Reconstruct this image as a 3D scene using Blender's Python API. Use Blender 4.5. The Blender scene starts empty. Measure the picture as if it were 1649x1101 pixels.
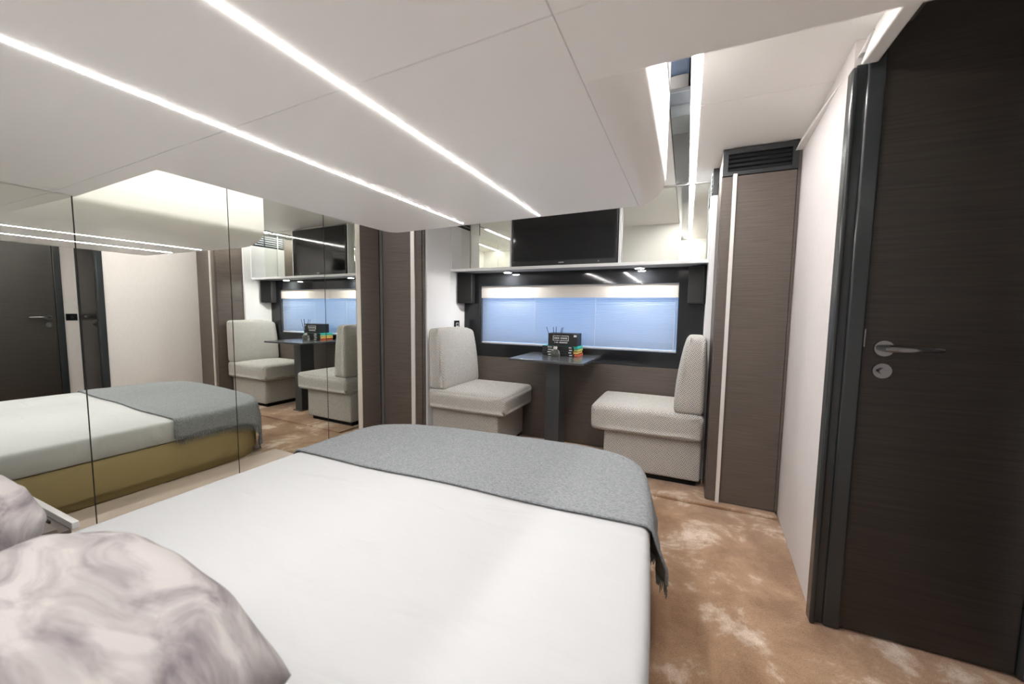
import bpy, bmesh, math, random
from mathutils import Vector, Matrix, noise
random.seed(7)
S = bpy.context.scene
COL = S.collection
R_ = math.radians

# ---------------------------------------------------------------- camera, world, exposure
CAM_H = 1.12
YAW, PITCH, ROLL, FPX = 0.4249, 0.0805, -0.0128, 618.8
def cam_axes():
    cy, sy, cp, sp = math.cos(YAW), math.sin(YAW), math.cos(PITCH), math.sin(PITCH)
    f = Vector((-sy*cp, cy*cp, -sp)); r0 = Vector((cy, sy, 0)); d0 = f.cross(r0)
    rr = math.cos(ROLL)*r0 + math.sin(ROLL)*d0
    dd = -math.sin(ROLL)*r0 + math.cos(ROLL)*d0
    return rr, -dd, -f
cd = bpy.data.cameras.new('camera'); cam = bpy.data.objects.new('camera', cd); COL.objects.link(cam)
ax, ay, az = cam_axes()
M = Matrix((ax, ay, az)).transposed().to_4x4(); M.translation = (0, 0, CAM_H)
cam.matrix_world = M
cd.sensor_width = 36.0; cd.sensor_fit = 'HORIZONTAL'; cd.lens = FPX/1649*36
cd.clip_start = 0.02; cd.clip_end = 200
cd.dof.use_dof = True; cd.dof.focus_distance = 2.6; cd.dof.aperture_fstop = 2.8
S.camera = cam

W = bpy.data.worlds.new('daylight'); S.world = W; W.use_nodes = True
wn = W.node_tree; wn.nodes.clear()
wo = wn.nodes.new('ShaderNodeOutputWorld'); wb = wn.nodes.new('ShaderNodeBackground')
wb.inputs[0].default_value = (0.34, 0.60, 1.0, 1); wb.inputs[1].default_value = 0.85
wtc = wn.nodes.new('ShaderNodeTexCoord'); wns = wn.nodes.new('ShaderNodeTexNoise'); wns.inputs['Scale'].default_value = 2.2; wns.inputs['Detail'].default_value = 4
wcr = wn.nodes.new('ShaderNodeValToRGB'); wcr.color_ramp.elements[0].position = .40; wcr.color_ramp.elements[1].position = .62
wcr.color_ramp.elements[0].color = (0.16, 0.44, 1.0, 1); wcr.color_ramp.elements[1].color = (0.58, 0.74, 1.0, 1)
wn.links.new(wtc.outputs['Generated'], wns.inputs['Vector']); wn.links.new(wns.outputs[0], wcr.inputs[0]); wn.links.new(wcr.outputs[0], wb.inputs[0])
wn.links.new(wb.outputs[0], wo.inputs[0])
S.view_settings.view_transform = 'Standard'; S.view_settings.look = 'None'
S.view_settings.gamma = 1.0; S.view_settings.use_curve_mapping = False
S.view_settings.exposure = 0.78
LED_MAIN, LED_UP, LED_COVE, LED_SPOT = 196.0, 74.0, 27.0, 430.0
try:
    S.cycles.diffuse_bounces = 7; S.cycles.glossy_bounces = 7; S.cycles.max_bounces = 14
except Exception: pass

# ---------------------------------------------------------------- materials
MATS = {}
def nmat(name):
    m = bpy.data.materials.new(name); m.use_nodes = True; MATS[name] = m
    nt = m.node_tree; b = nt.nodes['Principled BSDF']
    return m, nt, b
def plain(name, col, rough=0.5, metal=0.0, spec=0.5, coat=0.0, bump=0.0, bscale=200.0):
    m, nt, b = nmat(name)
    b.inputs['Base Color'].default_value = (*col, 1); b.inputs['Roughness'].default_value = rough
    b.inputs['Metallic'].default_value = metal; b.inputs['Specular IOR Level'].default_value = spec
    b.inputs['Coat Weight'].default_value = coat
    if bump:
        tc = nt.nodes.new('ShaderNodeTexCoord'); n = nt.nodes.new('ShaderNodeTexNoise'); n.inputs['Scale'].default_value = bscale
        bp = nt.nodes.new('ShaderNodeBump'); bp.inputs['Strength'].default_value = bump; bp.inputs['Distance'].default_value = 0.002
        nt.links.new(tc.outputs['Object'], n.inputs['Vector']); nt.links.new(n.outputs[0], bp.inputs['Height']); nt.links.new(bp.outputs[0], b.inputs['Normal'])
    return m
def noisy(name, c1, c2, scale=(1, 1, 1), nscale=5.0, detail=6.0, rough=0.5, lo=0.35, hi=0.65, bump=0.0, dist=0.0, spec=0.5, bdist=0.002, extra=None, nrough=0.6):
    m, nt, b = nmat(name); L = nt.links.new
    tc = nt.nodes.new('ShaderNodeTexCoord'); mp = nt.nodes.new('ShaderNodeMapping'); mp.inputs['Scale'].default_value = scale
    n = nt.nodes.new('ShaderNodeTexNoise'); n.inputs['Scale'].default_value = nscale; n.inputs['Detail'].default_value = detail
    n.inputs['Distortion'].default_value = dist; n.inputs['Roughness'].default_value = nrough
    cr = nt.nodes.new('ShaderNodeValToRGB'); e = cr.color_ramp.elements
    e[0].position, e[1].position = lo, hi; e[0].color = (*c1, 1); e[1].color = (*c2, 1)
    L(tc.outputs['Object'], mp.inputs[0]); L(mp.outputs[0], n.inputs['Vector']); L(n.outputs[0], cr.inputs[0])
    out = cr.outputs[0]
    if extra:      # second, finer noise multiplied in: (scale vec, nscale, amount)
        mp2 = nt.nodes.new('ShaderNodeMapping'); mp2.inputs['Scale'].default_value = extra[0]
        n2 = nt.nodes.new('ShaderNodeTexNoise'); n2.inputs['Scale'].default_value = extra[1]; n2.inputs['Detail'].default_value = 3
        mr = nt.nodes.new('ShaderNodeMapRange'); mr.inputs['From Min'].default_value = .3; mr.inputs['From Max'].default_value = .7
        mr.inputs['To Min'].default_value = 1-extra[2]; mr.inputs['To Max'].default_value = 1+extra[2]
        mx = nt.nodes.new('ShaderNodeMix'); mx.data_type = 'RGBA'; mx.blend_type = 'MULTIPLY'; mx.inputs[0].default_value = 1
        L(tc.outputs['Object'], mp2.inputs[0]); L(mp2.outputs[0], n2.inputs['Vector']); L(n2.outputs[0], mr.inputs[0])
        L(out, mx.inputs[6]); L(mr.outputs[0], mx.inputs[7]); out = mx.outputs[2]
        hsrc = n2.outputs[0]
    else: hsrc = n.outputs[0]
    L(out, b.inputs['Base Color']); b.inputs['Roughness'].default_value = rough; b.inputs['Specular IOR Level'].default_value = spec
    if bump:
        bp = nt.nodes.new('ShaderNodeBump'); bp.inputs['Strength'].default_value = bump; bp.inputs['Distance'].default_value = bdist
        L(hsrc, bp.inputs['Height']); L(bp.outputs[0], b.inputs['Normal'])
    return m
def emis(name, col, s):
    m, nt, b = nmat(name); b.inputs['Base Color'].default_value = (0.8, 0.8, 0.8, 1)
    b.inputs['Emission Color'].default_value = (*col, 1); b.inputs['Emission Strength'].default_value = s
    return m

plain('ceiling_panel', (0.915, 0.895, 0.87), 0.38, spec=0.35)
plain('ceiling_upper', (0.91, 0.89, 0.865), 0.42, spec=0.35)
plain('seam_dark', (0.10, 0.095, 0.09), 0.8)
noisy('wallpaper', (0.57, 0.53, 0.52), (0.63, 0.59, 0.58), (60, 60, 3), 8, 3, 0.6, bump=0.25, spec=0.3)
plain('white_lacquer', (0.74, 0.74, 0.75), 0.35)
plain('cream_trim', (0.66, 0.62, 0.55), 0.4)
plain('pale_metal', (0.75, 0.73, 0.71), 0.32, metal=0.35)
noisy('oak_taupe', (0.067, 0.053, 0.045), (0.118, 0.094, 0.080), (1.2, 1.2, 55), 4, 6, 0.42, 0.3, 0.7, bump=0.1, extra=((2, 2, 420), 3, .16))
noisy('oak_dark', (0.014, 0.011, 0.0088), (0.031, 0.025, 0.0205), (1.0, 1.0, 40), 4, 6, 0.38, 0.3, 0.7, bump=0.1, extra=((2, 2, 380), 3, .2))
plain('frame_black', (0.022, 0.026, 0.028), 0.18, spec=0.6)
plain('vent_black', (0.020, 0.022, 0.024), 0.45)
plain('vent_hole', (0.004, 0.004, 0.004), 0.9)
plain('glass_panel_dark', (0.011, 0.012, 0.014), 0.06, spec=0.4)
plain('black_matte', (0.010, 0.010, 0.011), 0.55)
plain('black_gloss', (0.008, 0.009, 0.011), 0.10)
plain('screen', (0.006, 0.0065, 0.008), 0.07, spec=0.5)
plain('bezel', (0.018, 0.019, 0.022), 0.25)
plain('silver_print', (0.65, 0.65, 0.66), 0.4)
plain('white_print', (0.8, 0.8, 0.8), 0.6)
plain('chrome', (0.24, 0.24, 0.25), 0.12, metal=1.0)
plain('table_grey', (0.060, 0.063, 0.068), 0.22)
plain('leg_grey', (0.040, 0.043, 0.046), 0.42)
plain('shelf_grey', (0.34, 0.36, 0.40), 0.35)
plain('valance_cream', (0.74, 0.70, 0.66), 0.7, bump=.2, bscale=90)
plain('bed_leatherette', (0.30, 0.225, 0.10), 0.55, bump=.2, bscale=60)
plain('plinth_pink', (0.56, 0.46, 0.40), 0.5)
plain('page_teal', (0.03, 0.42, 0.36), 0.6); plain('page_lime', (0.46, 0.50, 0.14), 0.6)
plain('page_amber', (0.72, 0.42, 0.10), 0.6); plain('page_red', (0.62, 0.12, 0.05), 0.6)
emis('led_white', (1.0, 0.975, 0.95), LED_MAIN); emis('led_upper', (1.0, 0.98, 0.955), LED_UP); emis('led_cove', (1.0, 0.98, 0.955), LED_COVE); emis('led_spot', (1.0, 0.97, 0.92), LED_SPOT)

def mirror_mat(name, col, rough=0.0):
    m, nt, b = nmat(name); b.inputs['Base Color'].default_value = (*col, 1)
    b.inputs['Metallic'].default_value = 1.0; b.inputs['Roughness'].default_value = rough
    return m
mirror_mat('mirror_silver', (0.91, 0.93, 0.875)); mirror_mat('mirror_back', (0.89, 0.91, 0.85))
mirror_mat('mirror_dark', (0.22, 0.225, 0.235), 0.015)

# clear pane over the blind: sharp reflection over transparency
m, nt, b = nmat('clear_pane'); nt.nodes.remove(b)
o = nt.nodes['Material Output']; gl = nt.nodes.new('ShaderNodeBsdfGlossy'); gl.inputs['Roughness'].default_value = 0.01
tr = nt.nodes.new('ShaderNodeBsdfTransparent'); fr = nt.nodes.new('ShaderNodeFresnel'); fr.inputs[0].default_value = 1.45
mx = nt.nodes.new('ShaderNodeMixShader'); ge = nt.nodes.new('ShaderNodeNewGeometry'); iv = nt.nodes.new('ShaderNodeMath'); iv.operation = 'SUBTRACT'; iv.inputs[0].default_value = 1.0; nt.links.new(ge.outputs['Backfacing'], iv.inputs[1])
mu = nt.nodes.new('ShaderNodeMath'); mu.operation = 'MULTIPLY'; nt.links.new(fr.outputs[0], mu.inputs[0]); nt.links.new(iv.outputs[0], mu.inputs[1])
nt.links.new(mu.outputs[0], mx.inputs[0]); nt.links.new(tr.outputs[0], mx.inputs[1]); nt.links.new(gl.outputs[0], mx.inputs[2]); nt.links.new(mx.outputs[0], o.inputs[0])
# slat: white, lets daylight glow through
m, nt, b = nmat('slat_white'); o = nt.nodes['Material Output']
b.inputs['Base Color'].default_value = (0.55, 0.58, 0.62, 1); b.inputs['Roughness'].default_value = 0.5
tl = nt.nodes.new('ShaderNodeBsdfTranslucent'); tl.inputs[0].default_value = (0.80, 0.84, 0.90, 1)
mx = nt.nodes.new('ShaderNodeMixShader'); mx.inputs[0].default_value = 0.55
nt.links.new(b.outputs[0], mx.inputs[1]); nt.links.new(tl.outputs[0], mx.inputs[2]); nt.links.new(mx.outputs[0], o.inputs[0])
# bottle glass
m, nt, b = nmat('bottle_glass'); b.inputs['Base Color'].default_value = (0.45, 0.5, 0.45, 1); b.inputs['Transmission Weight'].default_value = 0.9; b.inputs['Roughness'].default_value = 0.03

# carpet
m, nt, b = nmat('carpet'); L = nt.links.new
tc = nt.nodes.new('ShaderNodeTexCoord')
n1 = nt.nodes.new('ShaderNodeTexNoise'); n1.inputs['Scale'].default_value = 3.8; n1.inputs['Detail'].default_value = 9; n1.inputs['Roughness'].default_value = .66; n1.inputs['Distortion'].default_value = .35
cr = nt.nodes.new('ShaderNodeValToRGB'); cr.color_ramp.elements[0].position = .36; cr.color_ramp.elements[1].position = .635
cr.color_ramp.elements[0].color = (0.26, 0.142, 0.076, 1); cr.color_ramp.elements[1].color = (0.72, 0.585, 0.48, 1)
e = cr.color_ramp.elements.new(.535); e.color = (0.40, 0.248, 0.148, 1)
n2 = nt.nodes.new('ShaderNodeTexNoise'); n2.inputs['Scale'].default_value = 260; n2.inputs['Detail'].default_value = 2
mr = nt.nodes.new('ShaderNodeMapRange'); mr.inputs['From Min'].default_value = .3; mr.inputs['From Max'].default_value = .7; mr.inputs['To Min'].default_value = .78; mr.inputs['To Max'].default_value = 1.18
mx = nt.nodes.new('ShaderNodeMix'); mx.data_type = 'RGBA'; mx.blend_type = 'MULTIPLY'; mx.inputs[0].default_value = 1
L(tc.outputs['Object'], n1.inputs['Vector']); L(tc.outputs['Object'], n2.inputs['Vector']); L(n1.outputs[0], cr.inputs[0]); L(n2.outputs[0], mr.inputs[0])
L(cr.outputs[0], mx.inputs[6]); L(mr.outputs[0], mx.inputs[7]); L(mx.outputs[2], b.inputs['Base Color'])
bp = nt.nodes.new('ShaderNodeBump'); bp.inputs['Strength'].default_value = .7; bp.inputs['Distance'].default_value = .006
L(n2.outputs[0], bp.inputs['Height']); L(bp.outputs[0], b.inputs['Normal'])
b.inputs['Roughness'].default_value = .9; b.inputs['Sheen Weight'].default_value = .35; b.inputs['Specular IOR Level'].default_value = .1

# sheet: white cotton, soft creases
m, nt, b = nmat('white_sheet'); L = nt.links.new
b.inputs['Base Color'].default_value = (0.485, 0.49, 0.495, 1); b.inputs['Roughness'].default_value = .8; b.inputs['Specular IOR Level'].default_value = .2
tc = nt.nodes.new('ShaderNodeTexCoord'); mp = nt.nodes.new('ShaderNodeMapping'); mp.inputs['Rotation'].default_value = (0, 0, R_(28)); mp.inputs['Scale'].default_value = (1.0, 3.2, 1.6)
n1 = nt.nodes.new('ShaderNodeTexNoise'); n1.inputs['Scale'].default_value = 2.2; n1.inputs['Detail'].default_value = 2.5; n1.inputs['Distortion'].default_value = .8
bp = nt.nodes.new('ShaderNodeBump'); bp.inputs['Strength'].default_value = .55; bp.inputs['Distance'].default_value = .03
L(tc.outputs['Object'], mp.inputs[0]); L(mp.outputs[0], n1.inputs['Vector']); L(n1.outputs[0], bp.inputs['Height']); L(bp.outputs[0], b.inputs['Normal'])

# throw: heather grey wool
noisy('grey_wool', (0.145, 0.155, 0.168), (0.325, 0.335, 0.345), (60, 260, 60), 1.6, 5, 0.9, .32, .68, bump=.5, spec=.1, bdist=.003, extra=((150, 560, 200), 1.5, .24))
plain('fringe_wool', (0.16, 0.175, 0.19), 0.9, spec=.1)
# pillow: soft watercolour
noisy('pillow_marbled', (0.145, 0.125, 0.135), (0.37, 0.345, 0.335), (1.1, 3.6, 3.6), 3.0, 4, 0.75, .34, .60, dist=1.1, spec=.15, bump=.15, bdist=.01)

# basket-weave upholstery on UVs (metres)
m, nt, b = nmat('weave_fabric'); L = nt.links.new
uv = nt.nodes.new('ShaderNodeUVMap'); uv.uv_map = 'UVMap'
mp = nt.nodes.new('ShaderNodeMapping'); CELL = 0.0180
mp.inputs['Scale'].default_value = (1/CELL, 1/CELL, 1); mp.inputs['Rotation'].default_value = (0, 0, R_(45))
sp = nt.nodes.new('ShaderNodeSeparateXYZ'); L(uv.outputs[0], mp.inputs[0]); L(mp.outputs[0], sp.inputs[0])
def mth(op, a, c=None):
    n = nt.nodes.new('ShaderNodeMath'); n.operation = op
    for i, v in enumerate((a, c)):
        if v is None: continue
        if isinstance(v, (int, float)): n.inputs[i].default_value = v
        else: L(v, n.inputs[i])
    return n.outputs[0]
u, v = sp.outputs[0], sp.outputs[1]
chk = mth('FLOORED_MODULO', mth('ADD', mth('FLOOR', u), mth('FLOOR', v)), 2.0)
fu, fv = mth('FRACT', u), mth('FRACT', v)
def dash(a, c):
    s = mth('FRACT', mth('MULTIPLY', a, 2.0))
    s = mth('MULTIPLY', mth('GREATER_THAN', s, .32), mth('LESS_THAN', s, .70))
    w = mth('MULTIPLY', mth('GREATER_THAN', c, .06), mth('LESS_THAN', c, .94))
    return mth('MULTIPLY', s, w)
d0, d1 = dash(fu, fv), dash(fv, fu)
sel = mth('ADD', mth('MULTIPLY', d0, mth('SUBTRACT', 1.0, chk)), mth('MULTIPLY', d1, chk))
nz = nt.nodes.new('ShaderNodeTexNoise'); nz.inputs['Scale'].default_value = 26; L(uv.outputs[0], nz.inputs['Vector'])
cr = nt.nodes.new('ShaderNodeValToRGB'); cr.color_ramp.elements[0].position = .42; cr.color_ramp.elements[1].position = .6
cr.color_ramp.elements[0].color = (0.075, 0.08, 0.095, 1); cr.color_ramp.elements[1].color = (0.15, 0.115, 0.09, 1); L(nz.outputs[0], cr.inputs[0])
mx = nt.nodes.new('ShaderNodeMix'); mx.data_type = 'RGBA'; L(sel, mx.inputs[0]); mx.inputs[6].default_value = (0.53, 0.515, 0.485, 1); L(cr.outputs[0], mx.inputs[7])
L(mx.outputs[2], b.inputs['Base Color']); b.inputs['Roughness'].default_value = .88; b.inputs['Specular IOR Level'].default_value = .15
bp = nt.nodes.new('ShaderNodeBump'); bp.inputs['Strength'].default_value = .4; bp.inputs['Distance'].default_value = .002; bp.invert = True
L(sel, bp.inputs['Height']); L(bp.outputs[0], b.inputs['Normal'])

# ---------------------------------------------------------------- builders
def link(name, me, mat, parent=None, smooth=False):
    o = bpy.data.objects.new(name, me); COL.objects.link(o)
    if mat: me.materials.append(MATS[mat])
    if smooth:
        for p in me.polygons: p.use_smooth = True
    if parent is not None:
        o.parent = parent
        base = Matrix.Translation(parent.location)
        pp = parent.parent
        if pp is not None: base = Matrix.Identity(4)
        o.matrix_parent_inverse = base.inverted()
    return o
def from_bm(name, bm, mat, parent=None, smooth=False):
    bmesh.ops.recalc_face_normals(bm, faces=bm.faces[:])
    me = bpy.data.meshes.new(name); bm.to_mesh(me); bm.free()
    return link(name, me, mat, parent, smooth)
def bm_box(bm, x0, x1, y0, y1, z0, z1):
    vs = [bm.verts.new((x, y, z)) for x in (x0, x1) for y in (y0, y1) for z in (z0, z1)]
    for f in ((0, 1, 3, 2), (4, 6, 7, 5), (0, 4, 5, 1), (2, 3, 7, 6), (0, 2, 6, 4), (1, 5, 7, 3)):
        bm.faces.new([vs[i] for i in f])
    return vs
def box(name, x0, x1, y0, y1, z0, z1, mat, parent=None, bev=0.0, seg=2, rotz=0.0, pivot=None):
    bm = bmesh.new(); bm_box(bm, x0, x1, y0, y1, z0, z1)
    if bev: bmesh.ops.bevel(bm, geom=bm.edges[:], offset=bev, segments=seg, profile=0.5, affect='EDGES')
    if rotz:
        pv = Vector(pivot or ((x0+x1)/2, (y0+y1)/2, 0))
        bmesh.ops.rotate(bm, verts=bm.verts[:], cent=pv, matrix=Matrix.Rotation(rotz, 3, 'Z'))
    return from_bm(name, bm, mat, parent)
def prism(name, poly, axis, a0, a1, mat, parent=None, smooth=False, bev=0.0):
    """extrude a 2-D polygon along axis (0 x: poly=(y,z); 1 y: poly=(x,z); 2 z: poly=(x,y))"""
    def P(p, a): return (a, p[0], p[1]) if axis == 0 else (p[0], a, p[1]) if axis == 1 else (p[0], p[1], a)
    bm = bmesh.new(); A = [bm.verts.new(P(p, a0)) for p in poly]; B = [bm.verts.new(P(p, a1)) for p in poly]
    bm.faces.new(A); bm.faces.new(B[::-1]); n = len(poly)
    for i in range(n): bm.faces.new((A[i], B[i], B[(i+1) % n], A[(i+1) % n]))
    if bev: bmesh.ops.bevel(bm, geom=bm.edges[:], offset=bev, segments=2, profile=.5, affect='EDGES')
    o = from_bm(name, bm, mat, parent)
    if smooth: auto_smooth(o)
    return o
def auto_smooth(o, ang=40):
    me = o.data
    for p in me.polygons: p.use_smooth = True
    me.set_sharp_from_angle(angle=R_(ang))
def cyl(name, p0, p1, r0, mat, parent=None, r1=None, n=16):
    p0, p1 = Vector(p0), Vector(p1); r1 = r0 if r1 is None else r1
    bm = bmesh.new(); d = p1-p0
    bmesh.ops.create_cone(bm, cap_ends=True, segments=n, radius1=r0, radius2=r1, depth=d.length,
                          matrix=Matrix.Translation((p0+p1)/2) @ d.to_track_quat('Z', 'Y').to_matrix().to_4x4())
    o = from_bm(name, bm, mat, parent); auto_smooth(o); return o
def tag(o, label, cat, group=None, kind=None):
    if label: o['label'] = label
    if cat: o['category'] = cat
    if group: o['group'] = group
    if kind: o['kind'] = kind
    return o
def thing(name, loc, label, cat, group=None, kind=None):
    o = bpy.data.objects.new(name, None); COL.objects.link(o); o.location = loc; o.empty_display_size = .05
    return tag(o, label, cat, group, kind)
def struct(o, label=None, cat=None): return tag(o, label, cat, kind='structure')

# ---------------------------------------------------------------- dimensions
XM, MEPS = -2.38, 0.0175               # mirror wall plane, and how far it leans off the room axis
def xm(y): return XM + MEPS*(y-1.0)
ZC, ZL = 2.03, 1.582                  # upper and lowered ceiling
YB, YN = 3.12, -0.45                  # window wall, wall behind the bed head
XL, XR = -1.90, 0.115                 # the dinette recess
YW = 2.50                             # wardrobe fronts
XA = 1.00                             # wall of the side passage
YD = 1.67                             # passage door
YS = 2.88                             # shelf front

# ---------------------------------------------------------------- the setting
bm = bmesh.new(); nx, ny = 60, 70
x0, x1, y0, y1 = -2.6, 1.2, -.6, 3.2
vs = [[bm.verts.new((x0+(x1-x0)*i/nx, y0+(y1-y0)*j/ny, -0.001+.003*(noise.noise((i*.35, j*.35, 0))-1))) for j in range(ny+1)] for i in range(nx+1)]
for i in range(nx):
    for j in range(ny): bm.faces.new((vs[i][j], vs[i+1][j], vs[i+1][j+1], vs[i][j+1]))
floor = from_bm('floor', bm, 'carpet', smooth=True)
struct(floor, 'tan plush carpet with pale brushed patches', 'floor')
box('carpet_ledge', XL, .50, 2.44, YB, -.004, .012, 'carpet', floor, bev=.004)

box('side_step', XM+.03, -1.83, -.10, 1.90, -.004, .020, 'plinth_pink', floor, bev=.004)['label'] = 'pale ledge between bed and mirror wall'
ceil = box('ceiling', -2.50, .60, .60, YB+.05, ZC+.006, ZC+.05, 'seam_dark')
struct(ceil, 'upper off-white ceiling over the dinette end', 'ceiling')
for (a, b_, c, d) in ((.012, .505, .70, 1.95), (.012, .505, 1.953, YB), (-2.085, -.112, .70, YB), (-2.50, -2.115, .70, YB)):
    box('ceiling_panel', a, b_, c, d, ZC, ZC+.02, 'ceiling_upper', ceil, bev=.0012, seg=1)
box('ceiling_panel', .56, XA+.05, .70, YD+.05, ZC+.07, ZC+.10, 'ceiling_upper', ceil)
box('dark_inlay', -.108, -.026, .70, 3.06, ZC-.002, ZC+.012, 'mirror_dark', ceil)['label'] = 'black mirror strip let into the ceiling'

# lowered ceiling over the bed
low = box('ceiling', -2.50, XA+.05, YN, .595, ZL+.008, ZL+.05, 'seam_dark')
struct(low, 'lowered off-white ceiling block over the bed with rounded sides', 'ceiling')
xl0, xl1, xr0, xr1 = -1.85, -1.575, -.212, -.105      # outer and inner edge of the rounded sides
RZ = .11
def arc(cx, rx, side):
    pts = []
    for k in range(13):
        t = k/12*math.pi/2
        pts.append((cx + side*rx*math.sin(t), ZL + RZ*(1-math.cos(t))))
    return pts
YFL, YFR = 1.865, 1.785; G = .0007
def yseam(x): return .607+.0395*(-.212-x)            # the cross joint runs a little askew
def yfar(x): return YFR+(YFL-YFR)*(xr0-x)/(xr0-xl1)
XE0, XE1 = -2.50, XA+.05
def cpanel(poly, z1=ZL+.02, mat='ceiling_panel'): return prism('ceiling_panel', poly, 2, ZL, z1, mat, low)
cpanel([(XE0, YN), (xr0-G, YN), (xr0-G, yseam(xr0)-G), (XE0, yseam(XE0)-G)])
cpanel([(xr0+G, YN), (XE1, YN), (XE1, yseam(xr0)-G), (xr0+G, yseam(xr0)-G)])
cpanel([(xl1, yseam(xl1)+G), (xr0-G, yseam(xr0)+G), (xr0-G, yfar(xr0)), (xl1, yfar(xl1))])
cpanel([(XE0, yseam(XE0)+G), (xl1, yseam(xl1)+G), (xl1, .722), (XE0, .765)], ZC+.01)
cpanel([(xr0+G, yseam(xr0)+G), (XE1, yseam(xr0)+G), (XE1, .80), (xr0+G, .80)], ZC+.08)
def fascia(ins, out, y0, y1, lab):
    side = 1 if out > ins else -1
    pr = [(ins, ZL)] + arc(ins, abs(out-ins), side) + [(out, ZC+.01), (out-side*.02, ZC+.01), (ins, ZL+.03)]
    prism('side_fascia', pr, 1, y0, y1, 'ceiling_panel', low, smooth=True)['label'] = lab
    return pr
pr = fascia(xr0+G, xr1, .79, yfar(xr0), 'rounded right side of the lowered ceiling')
pl = fascia(xl1, xl0, .715, yfar(xl1), 'rounded left side of the lowered ceiling')
bm = bmesh.new(); ring = pl[1:14][::-1] + pr[1:14]; ring = [(x+(.004 if x < -1 else -.004), z+.003) for x, z in ring]; ring = [(ring[0][0], ZC+.01)] + ring + [(ring[-1][0], ZC+.01)]
F = [bm.verts.new((x, yfar(max(xl1, min(xr0, x))), z)) for x, z in ring]; B_ = [bm.verts.new((x, yfar(max(xl1, min(xr0, x)))-.026, z)) for x, z in ring]
bm.faces.new(F); bm.faces.new(B_)
for i in range(len(F)): bm.faces.new((F[i], F[(i+1) % len(F)], B_[(i+1) % len(F)], B_[i]))
from_bm('end_fascia', bm, 'ceiling_panel', low)

# walls
struct(box('wall_left', -2.60, -2.47, YN-.1, YB+.1, 0, 2.2, 'wallpaper'), 'wall behind the mirror doors', 'wall')
struct(box('wall_front', -2.60, XA+.1, YN-.1, YN, 0, 2.2, 'white_lacquer'), 'wall behind the bed head', 'wall')
wr = prism('wall_right', [(.472, YD+.03), (.512, YW), (.512, YB), (XA+.02, YB), (XA+.02, YD+.03)], 2, 0, 2.12, 'wallpaper')
struct(wr, 'pale textured wall between the dark door and the wardrobe', 'wall')
wp = box('wall_passage', XA, XA+.1, YN, YD+.1, 0, 2.2, 'wallpaper'); struct(wp, 'pale passage wall with a black switch', 'wall')
struct(prism('trim_1', [(.478, 1.972), (.52, 1.972), (.53, ZC+.005), (.503, ZC+.005)], 1, YD, YW, 'ceiling_upper', bev=.002), 'slim cove trim along the top of the pale wall', 'trim')
struct(prism('trim_2', [(.470, 1.917), (.515, 1.917), (.565, ZC+.1), (.503, ZC+.005)], 1, .79, YD-.03, 'ceiling_panel', bev=.006), 'white beam end trim above the dark door', 'trim')

# window wall: hole for the window
WX0, WX1, WZ0, WZ1, WZV = -1.732, -.058, .820, 1.345, 1.235
bm = bmesh.new()
for (a, b_, c, d) in ((-2.60, WX0, 0, 2.2), (WX1, XA+.1, 0, 2.2), (WX0, WX1, 0, WZ0), (WX0, WX1, WZ1, 2.2)):
    bm_box(bm, a, b_, YB+.0, YB+.12, c, d)
wb_ = from_bm('wall_back', bm, 'oak_taupe'); struct(wb_, 'taupe wood wall under the window', 'wall')
box('wood_panel', XL, XR+.03, YB-.012, YB+.001, .02, .702, 'oak_taupe', wb_, bev=.002)['label'] = 'taupe wood grain panel'
# nook side walls
wl2 = prism('wall_recess_left', [(XL, YB), (XL, 2.87), (-1.957, 2.612), (-2.03, 2.612), (-2.03, YB)], 2, 0, 1.865, 'white_lacquer'); struct(wl2, 'white side wall of the dinette recess by the left seat', 'wall')
wr2 = box('wall_recess_right', XR, XR+.03, 2.80, YB, 0, 1.865, 'white_lacquer'); struct(wr2, 'white side wall of the dinette recess by the right seat', 'wall')
for (sx0, sx1, par, face) in ((XL-.06, XL, wl2, 1), (XR, XR+.03, wr2, -1)):
    yy = YS if face == 1 else 2.80
    box('upper_panel', sx0-.0, sx1, yy-.0 if face == 1 else yy, 3.06, 1.87, ZC, 'vent_black', par)
    if face == 1: prism('upper_panel', [(XL, yy-.002), (XL, 2.87), (-1.957, 2.612), (-2.03, 2.612), (-2.03, yy-.002)], 2, 1.866, ZC, 'white_lacquer', par)
    for k in range(5):
        z = 1.890+.026*k
        xx = sx1 if face == 1 else sx0
        prism('louvre', [(xx-.002*face, z), (xx+.007*face, z-.006), (xx+.007*face, z-.002), (xx-.002*face, z+.006)], 1, yy+.02, 3.04, 'shelf_grey', par)
    xx = sx1 if face == 1 else sx0
    box('corner_trim', min(xx, xx+.008*face), max(xx, xx+.008*face), YS, YS+.012, 1.478, ZC, 'white_lacquer', par)

# window: glossy dark surround, valance, pane
win = thing('window_1', ((WX0+WX1)/2, YB, WZ0), 'wide low window with glossy charcoal glass surround', 'window', kind='structure')
bm = bmesh.new(); GZ0, GZ1 = .705, 1.456
for (a, b_, c, d) in ((XL, WX0, GZ0, GZ1), (WX1, XR, GZ0, GZ1), (WX0, WX1, GZ0, WZ0), (WX0, WX1, WZ1, GZ1)):
    bm_box(bm, a, b_, YB-.012, YB+.004, c, d)
from_bm('glass_surround', bm, 'glass_panel_dark', win)['label'] = 'glossy charcoal glass surround'
box('pane', WX0, WX1, YB-.004, YB-.001, WZ0, WZ1, 'clear_pane', win)['label'] = 'clear glass in front of the blind'
box('window_reveal', WX0-.001, WX0+.004, YB+.004, YB+.10, WZ0, WZ1, 'leg_grey', win); box('window_reveal', WX1-.004, WX1+.001, YB+.004, YB+.10, WZ0, WZ1, 'leg_grey', win)
blind = thing('venetian_blind', ((WX0+WX1)/2, YB+.03, WZ0), 'closed white venetian blind glowing blue in the wide window', 'blind')
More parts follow.
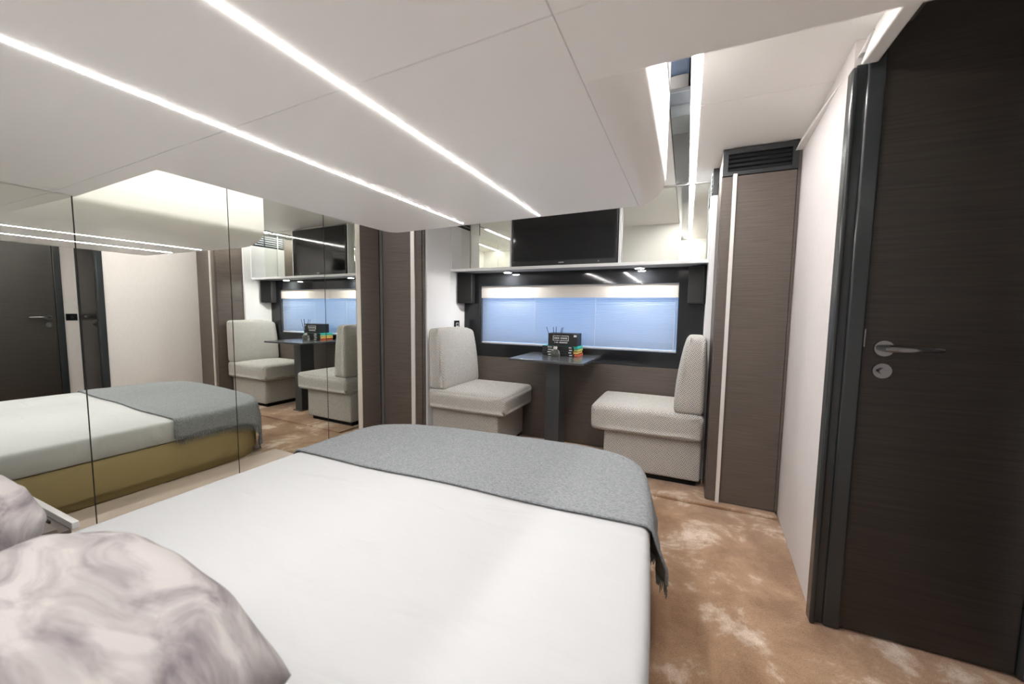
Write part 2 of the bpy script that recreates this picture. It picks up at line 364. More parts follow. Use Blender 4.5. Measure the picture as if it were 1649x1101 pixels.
box('valance', WX0+.004, WX1-.004, YB+.006, YB+.03, WZV, WZ1-.002, 'valance_cream', blind, bev=.002)['label'] = 'cream blackout cassette above the slats'
box('bottom_rail', WX0+.006, WX1-.006, YB+.016, YB+.034, WZ0+.003, WZ0+.015, 'white_lacquer', blind, bev=.002)
NS = 30; pitch = (WZV-WZ0-.02)/NS
bm = bmesh.new(); hw = .0094; th = R_(40)
pts = []
for k in range(4):
    t = -1+2*k/3; bow = .0016*(1-t*t)
    pts.append((t*hw*math.cos(th)+bow*math.sin(th), t*hw*math.sin(th)-bow*math.cos(th)))
ringa = [bm.verts.new((WX0+.006, p[0], p[1])) for p in pts]; ringb = [bm.verts.new((WX1-.006, p[0], p[1])) for p in pts]
for k in range(3): bm.faces.new((ringa[k], ringb[k], ringb[k+1], ringa[k+1]))
sme = bpy.data.meshes.new('slat'); bm.to_mesh(sme); bm.free(); sme.materials.append(MATS['slat_white'])
for k in range(NS):
    o = bpy.data.objects.new('slat', sme); COL.objects.link(o); o.parent = blind
    o.location = Vector((0, YB+.026, WZ0+.02+pitch*(k+.4))) - blind.location
for fx in (.315, .63, .985):
    X = WX0+(WX1-WX0)*fx
    box('ladder_cord', X-.0012, X+.0012, YB+.0145, YB+.0165, WZ0+.01, WZV, 'white_print', blind)

# ---------------------------------------------------------------- mirror wall
SE = [-.45, .14, .746, 1.350, 1.968, 2.248]
ML = [None, 'mirror panel at the far left edge beside the pillow',
      'mirror panel reflecting the two dark doors and the white bed',
      'mirror panel reflecting the television and the right seat',
      'narrow last mirror panel beside the cream trim, reflecting the left seat']
ML = ['mirror panel beside the bed head, nearest the pillow', 'leftmost mirror panel in view, reflecting the dark door with chrome lever',
      'mirror panel reflecting the grey throw and the pale wall', 'mirror panel reflecting the table, television and right seat',
      'narrow end mirror panel beside the cream trim strip']
struct(prism('wall_mirror', [(xm(YN)-.012, YN), (xm(2.29)-.012, 2.29), (xm(2.29)-.06, 2.29), (xm(YN)-.06, YN)], 2, .0, ZC, 'seam_dark'), 'dark backing behind the mirror doors', 'wall')
for i in range(5):
    a, b_ = SE[i]+.0022, SE[i+1]-.0022
    ztop = ZL-.0 if b_ < .75 else ZC
    o = prism('mirror_panel', [(xm(a), a), (xm(b_), b_), (xm(b_)-.006, b_), (xm(a)-.006, a)], 2, .045, ztop-.002, 'mirror_silver')
    tag(o, ML[i], 'mirror', 'tall mirror doors along the left wall')
struct(box('baseboard_left', xm(0)-.01, xm(0)+.012, YN, 2.2, 0, .045, 'plinth_pink'), 'low pale plinth under the mirror panels', 'baseboard')
xe = xm(2.22)
struct(box('trim_3', xe-.02, xe+.005, 2.250, 2.290, 0, ZC, 'cream_trim', bev=.002), 'cream upright trim at the end of the mirror wall', 'trim')
wpan = box('wall_panel', xe-.03, xe+.002, 2.291, YW-.004, 0, ZC, 'oak_taupe'); tag(wpan, 'taupe wood wall panel between the mirrors and the left wardrobe', 'panel')

# ---------------------------------------------------------------- wardrobes
def wardrobe(right):
    s = 1 if right else -1
    xo, xi = (.512, .147) if right else (xe+.002, xe+.002+.407)      # outer and inner edge of the front
    lo, hi = min(xo, xi), max(xo, xi)
    w = thing('wardrobe', ((lo+hi)/2, YW, .012),
              'tall taupe wood wardrobe with a black louvred vent on top' if right else 'taupe wood wardrobe in the corner beside the mirror wall', 'wardrobe', 'wardrobes flanking the dinette')
    if right: prism('body', [(xi, YW+.02), (hi-.004, YW+.02), (hi-.004, 2.80), (XR+.032, 2.80), (xi-.000, 2.79)], 2, .012, ZC-.004, 'oak_taupe', w)
    else: box('body', lo, hi-.045, YW+.02, YW+.10, .012, ZC-.004, 'oak_taupe', w)
    box('door', lo+.004+(0 if right else .028), hi-.018 if right else hi-.03, YW, YW+.019, .016, 1.878, 'oak_taupe', w, bev=.0015)
    if right: box('edge_strip', hi-.016, hi-.002, YW+.004, YW+.019, .014, ZC-.006, 'oak_taupe', w)
    else:
        box('edge_strip', hi-.028, hi-.004, YW+.002, YW+.019, .014, ZC-.006, 'oak_taupe', w, bev=.008)
        box('shadow_gap', lo, lo+.024, YW+.006, YW+.019, .014, ZC-.006, 'seam_dark', w)
    hx = .2 if right else lo+.284
    box('handle_strip', hx, hx+.02 if right else hx+.034, YW-.013, YW+.001, .006 if right else .02, 1.888, 'pale_metal', w, bev=.002)['label'] = 'full-height pale metal handle strip'
    vf = thing('vent', ((lo+hi)/2, YW, 1.95), None, None); vf.parent = w; vf.matrix_parent_inverse = Matrix.Translation(w.location).inverted()
    bm = bmesh.new(); A, B, C_, D = lo, hi-.016 if right else hi, 1.882, ZC-.006
    ia, ib, ic, id_ = A+.026, B-.028, 1.902, 1.996
    for q in ((A, ia, C_, D), (ib, B, C_, D), (ia, ib, C_, ic), (ia, ib, id_, D)): bm_box(bm, q[0], q[1], YW-.004, YW+.02, q[2], q[3])
    vfr = vf; COL.objects.unlink(vf); bpy.data.objects.remove(vf)
    vfr = from_bm('vent', bm, 'vent_black', w); vfr['label'] = 'black louvred air vent'
    box('vent_back', ia, ib, YW+.017, YW+.0195, ic, id_, 'vent_hole', w)
    for k in range(4):
        z = ic+.010+.0235*k
        o = prism('louvre', [(YW-.001, z-.006), (YW+.004, z-.007), (YW+.016, z+.009), (YW+.012, z+.010)], 0, ia, ib, 'vent_black')
        o.parent = vfr; o.matrix_parent_inverse = Matrix.Translation(w.location).inverted() if False else Matrix.Identity(4)
    if not right:                       # this one is turned a little into the corner
        T = Matrix.Translation((lo, YW, 0)) @ Matrix.Rotation(R_(13.7), 4, 'Z') @ Matrix.Translation((-lo, -YW, 0)); seen = set()
        for c in [c for c in bpy.data.objects if c.type == 'MESH' and (c.parent == w or (c.parent and c.parent.parent == w))]:
            if c.data.name not in seen: seen.add(c.data.name); c.data.transform(T)
    return w
wardrobe(True); wardrobe(False)

# ---------------------------------------------------------------- passage door (door_1) and the second door seen in the mirror (door_2)
def lever(par, P, out, along, zoff=-.075):
    """rosette + neck + lever at point P; out = unit vector off the door, along = lever direction"""
    P, out, along = Vector(P), Vector(out), Vector(along)
    h = cyl('handle', P, P+out*.010, .026, 'chrome', par, n=28); h['label'] = 'chrome lever handle'
    def sub(o): o.parent = h; o.matrix_parent_inverse = Matrix.Identity(4)
    sub(cyl('neck', P+out*.008, P+out*.045, .0105, 'chrome'))
    bm = bmesh.new(); q0 = P+out*.045-along*.010; n = 14; rings = []
    up = Vector((0, 0, 1))
    for k in range(9):
        t = k/8; c = q0+along*(.142*t)+out*(.006*math.sin(t*math.pi)-.004*t); rr = .0105*(1 if 0 < k < 8 else .6)
        rings.append([bm.verts.new(c+up*rr*math.cos(2*math.pi*i/n)+out*rr*.55*math.sin(2*math.pi*i/n)) for i in range(n)])
    for a, b_ in zip(rings, rings[1:]):
        for i in range(n): bm.faces.new((a[i], a[(i+1) % n], b_[(i+1) % n], b_[i]))
    bm.faces.new(rings[0]); bm.faces.new(rings[-1])
    o = from_bm('lever', bm, 'chrome'); auto_smooth(o, 60); sub(o)
    Q = P+Vector((0, 0, zoff))
    l = cyl('lock', Q, Q+out*.009, .025, 'chrome', par, n=28); l['label'] = 'round chrome lock with thumb turn'
    o = cyl('thumb_turn', Q+out*.008, Q+out*.020, .010, 'chrome'); o.parent = l; o.matrix_parent_inverse = Matrix.Identity(4)
    a = along*.011
    o = prism('turn_knob', [(Q.x-a.x-abs(out.x)*.003-.001, Q.y-a.y-.003), (Q.x+a.x+.003, Q.y-a.y-.003), (Q.x+a.x+.003, Q.y+a.y+.003), (Q.x-a.x-.001, Q.y+a.y+.003)], 2, Q.z-.004, Q.z+.004, 'chrome')
    o.location = out*.02; o.parent = l; o.matrix_parent_inverse = Matrix.Identity(4)

d1 = thing('door_1', (.765, YD, 0), 'dark brown wood door with black frame and chrome lever', 'door', kind='structure')
box('door_leaf', .547, XA-.016, YD, YD+.028, .006, 2.09, 'oak_dark', d1, bev=.001)
fr = box('door_frame', .497, .5455, YD-.014, YD+.029, 0, 1.99, 'frame_black', d1, bev=.006, seg=3)
for q in ((.470, .499, YD-.004, 1.935, .004), (.456, .472, YD-.020, 1.922, .006)):
    o = box('frame_moulding', q[0], q[1], q[2], YD+.029, 0, q[3], 'frame_black', d1, bev=q[4], seg=3)
box('door_frame', XA-.014, XA, YD-.01, YD+.029, 0, 2.09, 'frame_black', d1, bev=.003)
box('strike_plate', .5435, .5475, YD-.0155, YD-.0145+.012, 1.015, 1.075, 'chrome', d1)
lever(d1, (.600, YD, 1.012), (0, -1, 0), (1, 0, 0))
d2 = thing('door_2', (XA, 1.30, 0), 'dark wood door seen in the leftmost mirror panel', 'door', kind='structure')
box('door_leaf', XA-.022, XA-.001, 1.02, 1.50, .006, 2.06, 'oak_dark', d2, bev=.001)
box('door_frame', XA-.03, XA-.0, 1.502, 1.555, 0, 2.09, 'frame_black', d2, bev=.005)
box('door_frame', XA-.03, XA-.0, .965, 1.018, 0, 2.09, 'cream_trim', d2, bev=.005)
lever(d2, (XA-.022, 1.45, 1.0), (-1, 0, 0), (0, -1, 0))
sw = thing('switch_panel', (XA, 1.61, .97), 'black light switch panel on the passage wall between the doors', 'switch')
box('plate', XA-.008, XA+.0, 1.570, 1.650, .965, 1.035, 'black_gloss', sw, bev=.002); box('rocker', XA-.011, XA-.0075, 1.60, 1.622, .983, 1.017, 'bezel', sw, bev=.001)

# ---------------------------------------------------------------- upper shelf, mirrors, television
sh = thing('shelf', (XL, YS, 1.458), 'long pale shelf under the television across the recess', 'shelf')
box('shelf_board', XL, XR, YS+.004, 3.10, 1.458, 1.476, 'shelf_grey', sh); box('front_edge', XL-.002, XR+.0, YS-.004, YS+.004, 1.455, 1.478, 'white_lacquer', sh, bev=.002)
YMI = 3.05
TX0, TX1 = -1.372, -.498
for (a, b_, lab, dx) in ((XL+.002, TX0-.024, 'mirror behind the shelf left of the television', TX0-.022), (TX1+.024, XR-.002, 'mirror behind the shelf right of the television', TX1+.006)):
    mo = tag(box('shelf_mirror', a, b_, YMI, YMI+.006, 1.478, ZC-.012, 'mirror_back'), lab, 'mirror', 'mirrors behind the upper shelf')
    box('divider', dx, dx+.016, YMI-.04, YMI+.004, 1.480, ZC-.012, 'white_lacquer', mo, bev=.002)
struct(box('trim_4', XL, XR, YMI-.012, YMI+.004, ZC-.010, ZC, 'pale_metal', bev=.002), 'metal bar between the ceiling and the shelf mirrors', 'trim')
tv = thing('television', ((TX0+TX1)/2, YMI-.03, 1.478), 'black flat-screen television standing on the pale shelf', 'television')
TZ0, TZ1, TY = 1.492, 2.004, 3.000
box('casing', TX0, TX1, TY, TY+.035, TZ0, TZ1, 'bezel', tv, bev=.004)
box('screen', TX0+.016, TX1-.016, TY-.0015, TY+.001, TZ0+.040, TZ1-.016, 'screen', tv)
box('bezel_bar', TX0+.004, TX1-.004, TY-.004, TY+.002, TZ0+.002, TZ0+.034, 'bezel', tv, bev=.002)
bm = bmesh.new(); lx = -.955
for k in range(7): bm_box(bm, lx+.0062*k, lx+.0062*k+.0044, TY-.0048, TY-.0040, TZ0+.018, TZ0+.0235)
from_bm('maker_mark', bm, 'silver_print', tv); box('status_light', -.640, -.632, TY-.0048, TY-.004, TZ0+.018, TZ0+.021, 'silver_print', tv)
box('stand', -1.05, -.82, TY+.004, TY+.03, 1.476, 1.494, 'black_matte', tv, bev=.002)

for (X, lab) in ((-1.415, 'left puck downlight under the shelf'), (-.335, 'right puck downlight under the shelf')):
    dl = thing('downlight', (X, 3.02, 1.452), lab, 'light', 'puck downlights under the shelf')
    cyl('housing', (X, 3.02, 1.4585), (X, 3.02, 1.446), .040, 'shelf_grey', dl, n=28)
    cyl('lens', (X, 3.02, 1.447), (X, 3.02, 1.4445), .028, 'led_spot', dl, n=24)
# corner loudspeakers
for (sgn, lab) in ((1, 'black corner loudspeaker under the left end of the shelf'), (-1, 'black corner loudspeaker under the right end of the shelf')):
    xa = XL if sgn == 1 else XR
    sp_ = thing('loudspeaker', (xa+sgn*.05, YB-.06, 1.185), lab, 'loudspeaker', 'corner loudspeakers')
    poly = [(xa+sgn*.001, YB-.013), (xa+sgn*.001, YB-.135), (xa+sgn*.022, YB-.15), (xa+sgn*.115, YB-.075), (xa+sgn*.115, YB-.013)]
    prism('cabinet', poly, 2, 1.185, 1.452, 'black_matte', sp_, bev=.005)
    g0, g1 = Vector((xa+sgn*.026, YB-.150)), Vector((xa+sgn*.112, YB-.080)); nrm = Vector((sgn*.63, -.775))*.003
    prism('grille', [tuple(g0), tuple(g1), tuple(g1+nrm), tuple(g0+nrm)], 2, 1.195, 1.442, 'vent_hole', sp_)
so = thing('power_socket', (XL, 2.97, .985), 'small black socket plate on the white wall above the left seat', 'socket')
box('plate', XL, XL+.007, 2.930, 3.012, .945, 1.027, 'black_gloss', so, bev=.002)
box('module', XL+.006, XL+.009, 2.952, 2.992, .962, 1.008, 'silver_print', so); box('insert', XL+.0085, XL+.010, 2.957, 2.987, .980, 1.002, 'black_matte', so)

# ---------------------------------------------------------------- table with its things
tb = thing('dinette_table', (-.91, 2.82, 0), 'charcoal pedestal table fixed below the window between the seats', 'table')
prism('table_top', [(-1.20, 2.59), (-.625, 2.56), (-.615, YB-.014), (-1.20, YB-.014)], 2, .752, .770, 'table_grey', tb, bev=.003)
box('leg', -.955, -.845, 2.74, 2.90, .012, .752, 'leg_grey', tb, bev=.004)
box('foot_plate', -.97, -.83, 2.72, 2.92, .010, .020, 'leg_grey', tb, bev=.002)
covers = (('page_red', 'black-spined book with red edge at the bottom of the stack'), ('page_amber', 'black-spined book with amber edge, second from the bottom'),
          ('page_lime', 'black-spined book with lime edge, third from the bottom'), ('page_teal', 'black-spined book with teal cover on top of the stack'))
for k, (cm, lab) in enumerate(covers):
    z = .7705+.0195*k; dx = (.004, -.003, .002, -.001)[k]
    bk = thing('book', (-.91, 2.99, z), lab, 'book', 'books stacked on the table')
    X0, X1 = -1.045+dx, -.760+dx
    box('spine', X0, X1-.030, 2.905, 2.918, z, z+.0188, 'black_matte', bk, bev=.001)
    box('pages', X0, X1, 2.917, 3.075, z+.001, z+.0178, cm, bk)
    box('cover', X0, X1+.001, 2.912, 3.078, z+.0178, z+.0188, cm if k == 3 else 'black_matte', bk)
    for (xs, nn) in ((X0+.046, 7), (X1-.066, 4)):
        bm = bmesh.new()
        for j in range(nn): bm_box(bm, xs+.0058*j, xs+.0048+.0058*j, 2.9042, 2.905, z+.006, z+.013)
        from_bm('spine_print', bm, 'white_print', bk)
bx = thing('gift_box', (-.89, 2.98, .849), 'black box with a white framed label on top of the books', 'box')
bz0, bz1 = .849, .948
box('carton', -1.005, -.768, 2.925, 3.060, bz0, bz1, 'black_matte', bx, bev=.002)
bm = bmesh.new(); A, B, C_, D = -.965, -.835, bz0+.040, bz0+.082; t = .005
for q in ((A, B, C_, C_+t), (A, B, D-t, D), (A, A+t, C_, D), (B-t, B, C_, D)): bm_box(bm, q[0], q[1], 2.9238, 2.925, q[2], q[3])
for j in range(8): bm_box(bm, A+.013+.0135*j, A+.022+.0135*j, 2.9238, 2.925, C_+.014, C_+.028)
for j in range(10): bm_box(bm, A+.010+.0112*j, A+.018+.0112*j, 2.9238, 2.925, bz0+.022, bz0+.032)
bm_box(bm, -.795, -.772, 2.9238, 2.925, bz1-.026, bz1-.010)
from_bm('label_print', bm, 'silver_print', bx)
rd = thing('reed_diffuser', (-.915, 2.84, .7705), 'small glass reed diffuser with dark sticks in front of the box', 'diffuser')
cx, cy_ = -.915, 2.84
bm = bmesh.new(); n = 20; prof = [(.0, .771), (.034, .771), (.036, .775), (.036, .815), (.030, .824), (.013, .829), (.013, .838)]
rings = [[bm.verts.new((cx+max(r, .0005)*math.cos(2*math.pi*i/n), cy_+max(r, .0005)*math.sin(2*math.pi*i/n), z)) for i in range(n)] for r, z in prof]
for a, b_ in zip(rings, rings[1:]):
    for i in range(n): bm.faces.new((a[i], a[(i+1) % n], b_[(i+1) % n], b_[i]))
auto_smooth(from_bm('bottle', bm, 'bottle_glass', rd), 50)
cyl('collar', (cx, cy_, .830), (cx, cy_, .850), .0155, 'pale_metal', rd, n=20)
for (dx, dy, h) in ((-.105, .0, .150), (-.035, .02, .150), (.010, -.02, .155), (.060, .02, .147), (.085, -.01, .150)):
    cyl('reed', (cx+dx*.05, cy_+dy*.05, .79), (cx+dx*.72, cy_+dy*.7, .79+h+.06), .0022, 'black_matte', rd, n=8)

# ---------------------------------------------------------------- upholstered seats
def cushion(name, x0, x1, y0, y1, z0, z1, r, parent, shape=None, puff=.006):
    bm = bmesh.new(); bm_box(bm, x0, x1, y0, y1, z0, z1)
    bmesh.ops.subdivide_edges(bm, edges=bm.edges[:], cuts=5, use_grid_fill=True)
    es = []
    lim = ((x0, x1), (y0, y1), (z0, z1))
    def on_edge(v):
        return sum(1 for a in range(3) if abs(v.co[a]-lim[a][0]) < 1e-6 or abs(v.co[a]-lim[a][1]) < 1e-6)
    es = [e for e in bm.edges if on_edge(e.verts[0]) >= 2 and on_edge(e.verts[1]) >= 2]
    bmesh.ops.bevel(bm, geom=es, offset=r, segments=4, profile=.5, affect='EDGES', clamp_overlap=True)
    c = Vector(((x0+x1)/2, (y0+y1)/2, (z0+z1)/2)); h = Vector(((x1-x0)/2, (y1-y0)/2, (z1-z0)/2))
    for v in bm.verts:
        p = [(v.co[a]-c[a])/h[a] for a in range(3)]
        for a in range(3):
            b_, d = (a+1) % 3, (a+2) % 3
            k = max(0, 1-p[b_]**4)*max(0, 1-p[d]**4)
            v.co[a] += puff*k*(1 if p[a] > .9 else -1 if p[a] < -.9 else 0)
        if shape: v.co = shape(v.co, p)
    bmesh.ops.recalc_face_normals(bm, faces=bm.faces[:])
    uvl = bm.loops.layers.uv.new('UVMap')
    for f in bm.faces:
        n = f.normal; a = max(range(3), key=lambda i: abs(n[i]))
        for l in f.loops:
            q = l.vert.co
            l[uvl].uv = (q.y, q.z) if a == 0 else (q.x, q.z) if a == 1 else (q.x, q.y)
    o = from_bm(name, bm, 'weave_fabric', parent, smooth=True)
    return o
def seat(sx, wall_x, front_x, base_x, y0, zb, zt, lab, back_th):
    s = thing('dinette_chair', ((wall_x+front_x)/2, (y0+YB)/2, .012), lab, 'chair', 'upholstered dinette chairs')
    lo, hi = min(wall_x, front_x), max(wall_x, front_x)
    b0, b1 = min(wall_x, base_x), max(wall_x, base_x)
    y1 = YB-.030
    cushion('base', b0+.004, b1-.004, y0+.05, y1-.002, .052, zb+.004, .018, s, puff=.0)
    box('kick_plinth', b0+.03, b1-.03, y0+.09, y1-.03, .012, .056, 'vent_hole', s)
    cushion('seat_cushion', lo+.004, hi-.004, y0, y1, zb, zt, .045, s, puff=.010)
    xb0, xb1 = (wall_x+.006, wall_x+back_th) if sx > 0 else (wall_x-back_th, wall_x-.006)
    zt2 = .968
    def shp(co, p):
        t = max(0.0, min(1.0, (co.z-zt)/(zt2-zt)))
        front = (p[0]+1)/2 if sx > 0 else (1-p[0])/2      # 0 at wall, 1 at front
        co.x -= sx*front*(.062*t**1.6)
        if t > .6 and p[1] > 0: co.z -= .03*((t-.6)/.4)*p[1]**3
        return co
    cushion('backrest', xb0, xb1, y0+.004, y1, zt-.006, zt2, .042, s, shape=shp, puff=.008)
    return s
seat(1, XL+.010, -1.195, -1.275, 2.525, .325, .487, 'woven patterned seat on the left, by the socket and white wall', .165)
seat(-1, XR+.012, -.572, -.490, 2.580, .320, .496, 'woven patterned seat on the right, beside the louvred wardrobe', .175)

# ---------------------------------------------------------------- bed
ZB = .392
OUT = [(-1.80, -.10), (-1.80, .75), (-1.795, 1.27), (-1.795, 1.55), (-1.755, 1.765), (-1.646, 1.875), (-1.42, 1.955), (-1.0, 2.000), (-.624, 2.020), (-.413, 2.014), (-.278, 1.980), (-.193, 1.915), (-.140, 1.795), (-.100, 1.56), (-.070, 1.3), (-.045, 1.02), (-.028, .75), (-.012, .3), (-.005, -.10)]
def resample(poly, step=.03):
    """Catmull-Rom smoothed outline, open from head-left round the foot to head-right"""
    P = [Vector((*p, 0)) for p in poly]; out = []
    for i in range(len(P)-1):
        p0, p1, p2, p3 = P[max(i-1, 0)], P[i], P[i+1], P[min(i+2, len(P)-1)]
        n = max(2, int((p2-p1).length/step))
        for k in range(n):
            t = k/n; t2, t3 = t*t, t*t*t
            m1, m2 = (p2-p0)*.5, (p3-p1)*.5
            if (p1-p0).length > 3*(p2-p1).length or i == 0: m1 = (p2-p1)*.8
            q = (2*t3-3*t2+1)*p1+(t3-2*t2+t)*m1+(-2*t3+3*t2)*p2+(t3-t2)*m2
            out.append(Vector((q.x, q.y)))
    out.append(Vector(poly[-1])); return out
OL = resample(OUT)
def offset(poly, d):
    n = len(poly); res = []
    for i in range(n):
        a, b_ = poly[i-1], poly[(i+1) % n]
        t = (b_-a).normalized(); res.append(poly[i]+Vector((t.y, -t.x))*-d if False else poly[i]+Vector((-t.y, t.x))*d)
    return res
area = sum(OL[i-1].x*OL[i].y-OL[i].x*OL[i-1].y for i in range(len(OL)))
INW = -1 if area < 0 else 1           # left normal points inward when counter-clockwise
def shell(name, rings, mat, parent):
    bm = bmesh.new(); n = len(OL); R = []
    for (ins, z) in rings:
        R.append([bm.verts.new((p.x, p.y, z)) for p in offset(OL, INW*ins)])
    for a, b_ in zip(R, R[1:]):
        for i in range(n): bm.faces.new((a[i], a[(i+1) % n], b_[(i+1) % n], b_[i]))
    f0 = bm.faces.new(R[0]); f1 = bm.faces.new(R[-1])
    bmesh.ops.triangulate(bm, faces=[f0, f1])
    o = from_bm(name, bm, mat, parent); auto_smooth(o, 45); return o
bed = thing('bed', (-.91, 1.0, 0), 'large bed with white sheet on a tan leatherette base', 'bed')
shell('bed_base', [(.035, .0), (.035, .045), (.012, .052), (.008, .235), (.020, .250), (.05, .252)], 'bed_leatherette', bed)['label'] = 'tan leatherette bed base'
shell('mattress', [(.06, .253), (.022, .255), (.010, .268), (.008, .32), (.008, ZB-.03), (.014, ZB-.012), (.026, ZB-.003), (.045, ZB)], 'white_sheet', bed)['label'] = 'mattress in a white fitted sheet'
# throw: cloth laid over the foot end, hanging over three sides
def sdf(px, py):
    p = Vector((px, py)); best = 1e9; bq = None; bn = None
    for i in range(len(OL)-1):
        a, b_ = OL[i], OL[i+1]; ab = b_-a; t = max(0, min(1, (p-a).dot(ab)/ab.length_squared)); q = a+ab*t
        d = (p-q).length
        if d < best: best = d; bq = q; tn = ab.normalized(); bn = Vector((tn.y, -tn.x))*(1 if INW > 0 else -1); seg = i+t
    s = (p-bq).dot(bn)
    return (best if s > 0 else -best), bq, bn, seg
TXa, TXb, TYa, TYb = -1.80-.095, -.07+.16, 1.285, 2.02+.185
NXT, NYT = 120, 56
def throw_pt(fx, fy):
    d, q, n, seg = sdf(fx, fy); off = .006
    r = .03
    if d < -r: return Vector((fx, fy, ZB+off))
    a = (d+r)                                     # arc length past the start of the roll
    ql = r*math.pi/2
    if a < ql:
        t = a/r
        c = q-n*r; pos = c+n*(r*math.sin(t)+off*math.sin(t)); return Vector((pos.x, pos.y, ZB-r+(r+off)*math.cos(t)))
    hang = a-ql
    fold = math.sin(seg*1.25)*.010+math.sin(seg*.53+1.0)*.008
    corner = 1.0 if (q.y > 1.6) else 1.25 if q.x > -.3 else .45
    bulge = (fold*corner+.016*corner)*min(1, hang/.10)+.012*hang
    pos = q+n*(off+max(-.002, bulge)); return Vector((pos.x, pos.y, max(.03, ZB-r-hang)))
bm = bmesh.new(); grid = []
for i in range(NXT+1):
    row = []
    for j in range(NYT+1):
        fx = TXa+(TXb-TXa)*i/NXT
        ya = TYa+.045*(i/NXT)+.006*math.sin(i*.13)
        fy = ya+(TYb-ya)*j/NYT
        p = throw_pt(fx, fy); p.z += .0022*noise.noise((fx*7, fy*7, 0))
        row.append(bm.verts.new(p))
    grid.append(row)
for i in range(NXT):
    for j in range(NYT): bm.faces.new((grid[i][j], grid[i+1][j], grid[i+1][j+1], grid[i][j+1]))
edgeL = [g.co.copy() for g in grid[0]]; edgeR = [g.co.copy() for g in grid[NXT]]
hem = [g[0].co.copy() for g in grid]
me = bpy.data.meshes.new('throw_blanket'); bm.to_mesh(me); bm.free()
thr = link('throw_blanket', me, 'grey_wool', smooth=True)
sm = thr.modifiers.new('thickness', 'SOLIDIFY'); sm.thickness = .005; sm.offset = 1
tag(thr, 'grey heather wool throw with fringe over the foot of the bed', 'blanket')
# rolled hem along the near edge
bm = bmesh.new(); rings = []
for i, p in enumerate(hem):
    a, b_ = hem[max(i-1, 0)], hem[min(i+1, len(hem)-1)]; t = (b_-a).normalized(); u_ = Vector((0, 0, 1))
    s_ = t.cross(u_).normalized(); u_ = s_.cross(t)
    rings.append([bm.verts.new(p+u_*(.003+.0055*math.cos(k*math.pi/4))+s_*.007*math.sin(k*math.pi/4)) for k in range(8)])
for a, b_ in zip(rings, rings[1:]):
    for k in range(8): bm.faces.new((a[k], a[(k+1) % 8], b_[(k+1) % 8], b_[k]))
bm.faces.new(rings[0]); bm.faces.new(rings[-1])
from_bm('hem', bm, 'grey_wool', thr, smooth=True)
bm = bmesh.new(); rnd = random.Random(3)
for edge, sgn in ((edgeL, -1), (edgeR, 1)):
    for k in range(150):
        f = k/149*(len(edge)-1); i = min(int(f), len(edge)-2); p = edge[i].lerp(edge[i+1], f-i)
        ln = rnd.uniform(.030, .052); w = .0022
        d1_ = Vector((sgn*rnd.uniform(.0, .008), rnd.uniform(-.008, .008), -ln)); m_ = p+d1_*.5+Vector((sgn*rnd.uniform(-.001, .004), rnd.uniform(-.004, .004), 0)); e_ = p+d1_
        if e_.z < .012: e_.z = .012
        pr_ = None
        for c, ww in ((p+Vector((0, 0, .003)), w), (m_, w*1.1), (e_, w*.6)):
            r3 = [bm.verts.new(c+Vector((ww*math.cos(a), ww*math.sin(a), 0))) for a in (0, 2.1, 4.2)]
            if pr_:
                for q in range(3): bm.faces.new((pr_[q], pr_[(q+1) % 3], r3[(q+1) % 3], r3[q]))
            pr_ = r3
fg = from_bm('fringe', bm, 'fringe_wool', thr); fg['kind'] = 'stuff'; fg['label'] = 'dark fringe along both ends'

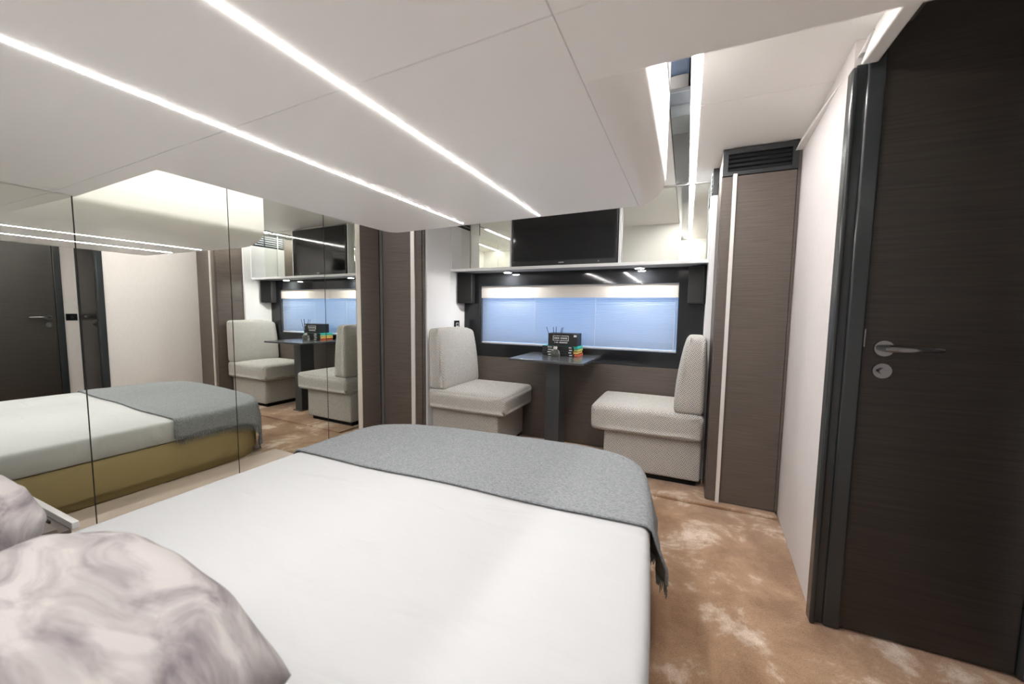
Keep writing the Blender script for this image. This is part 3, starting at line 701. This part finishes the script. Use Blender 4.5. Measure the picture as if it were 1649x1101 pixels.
# pillows at the bed head
def pillow(name, loc, w, d, h, rot, lab, seed):
    bm = bmesh.new(); N = 40; rot_m = (Matrix.Rotation(rot[2], 4, 'Z') @ Matrix.Rotation(rot[1], 4, 'Y') @ Matrix.Rotation(rot[0], 4, 'X'))
    V = {}
    for s in (1, -1):
        for i in range(N+1):
            for j in range(N+1):
                u_, v_ = -1+2*i/N, -1+2*j/N
                edge = i in (0, N) or j in (0, N)
                if s == -1 and edge: V[(s, i, j)] = V[(1, i, j)]; continue
                th = (max(0, 1-abs(u_)**2.6)*max(0, 1-abs(v_)**2.6))**.5
                pin = 1-.07*(1-abs(u_)**2)*abs(v_)**4-.0; pin2 = 1-.06*(1-abs(v_)**2)*abs(u_)**4
                wr = .045*noise.noise((u_*2.2+seed, v_*5+u_*2, s))+.02*noise.noise((u_*6, v_*11+seed, s*2))
                z = s*h/2*th*(1+wr*1.6) + (.012*noise.noise((u_*3, v_*3, seed)) if not edge else 0)
                V[(s, i, j)] = bm.verts.new(rot_m @ Vector((u_*w/2*pin2*math.sqrt(1-.30*v_*v_), v_*d/2*pin*math.sqrt(1-.30*u_*u_), z)))
    for s in (1, -1):
        for i in range(N):
            for j in range(N):
                q = [V[(s, i, j)], V[(s, i+1, j)], V[(s, i+1, j+1)], V[(s, i, j+1)]]
                bm.faces.new(q if s == 1 else q[::-1])
    me = bpy.data.meshes.new(name); bmesh.ops.recalc_face_normals(bm, faces=bm.faces[:]); bm.to_mesh(me); bm.free()
    o = link(name, me, 'pillow_marbled', smooth=True); o.location = loc
    return tag(o, lab, 'pillow', 'pillows at the bed head')
pillow('pillow', (-.885, .085, .548), .84, .70, .27, (R_(5), 0, R_(-4)), 'large marbled grey and cream pillow in the foreground', 3.3)
pillow('pillow', (-1.56, .06, .57), .50, .66, .32, (R_(8), 0, R_(3)), 'marbled lilac-grey pillow behind, at the left edge', 8.1)

# bedside unit between bed and mirror wall
ns = thing('bedside_unit', (-2.08, .2, 0), 'low taupe wood bedside unit between bed and mirror', 'cabinet')
box('body', XM+.03, -1.84, -.40, .515, .0, .375, 'oak_taupe', ns)
box('top_board', XM+.03, -1.84, -.40, .485, .377, .392, 'oak_taupe', ns, bev=.001); box('groove', XM+.03, -1.95, .486, .500, .372, .384, 'vent_hole', ns)
box('front_edge', XM+.03, -1.838, .516, .534, .372, .396, 'pale_metal', ns, bev=.002)

# ---------------------------------------------------------------- LED light strips
def strip(x, y0, y1, z, w, mat, lab):
    s = thing('led_strip', (x, (y0+y1)/2, z), lab, 'light', 'linear ceiling lights')
    box('diffuser', x-w/2, x+w/2, y0, y1, z-.0009, z+.004, mat, s)
    return s
strip(-1.113, -.40, 1.800, ZL, .0055, 'led_white', 'long ceiling light strip nearer the mirror wall')
strip(-.673, -.40, 1.785, ZL, .0060, 'led_white', 'long ceiling light strip over the middle of the bed')
strip(-.008, .81, YMI-.013, ZC, .022, 'led_upper', 'upper ceiling light strip beside the black inlay')
strip(-2.10, .78, YMI-.013 if False else 2.20, ZC, .022, 'led_cove', 'upper ceiling light strip on the mirror side, above the lowered ceiling')
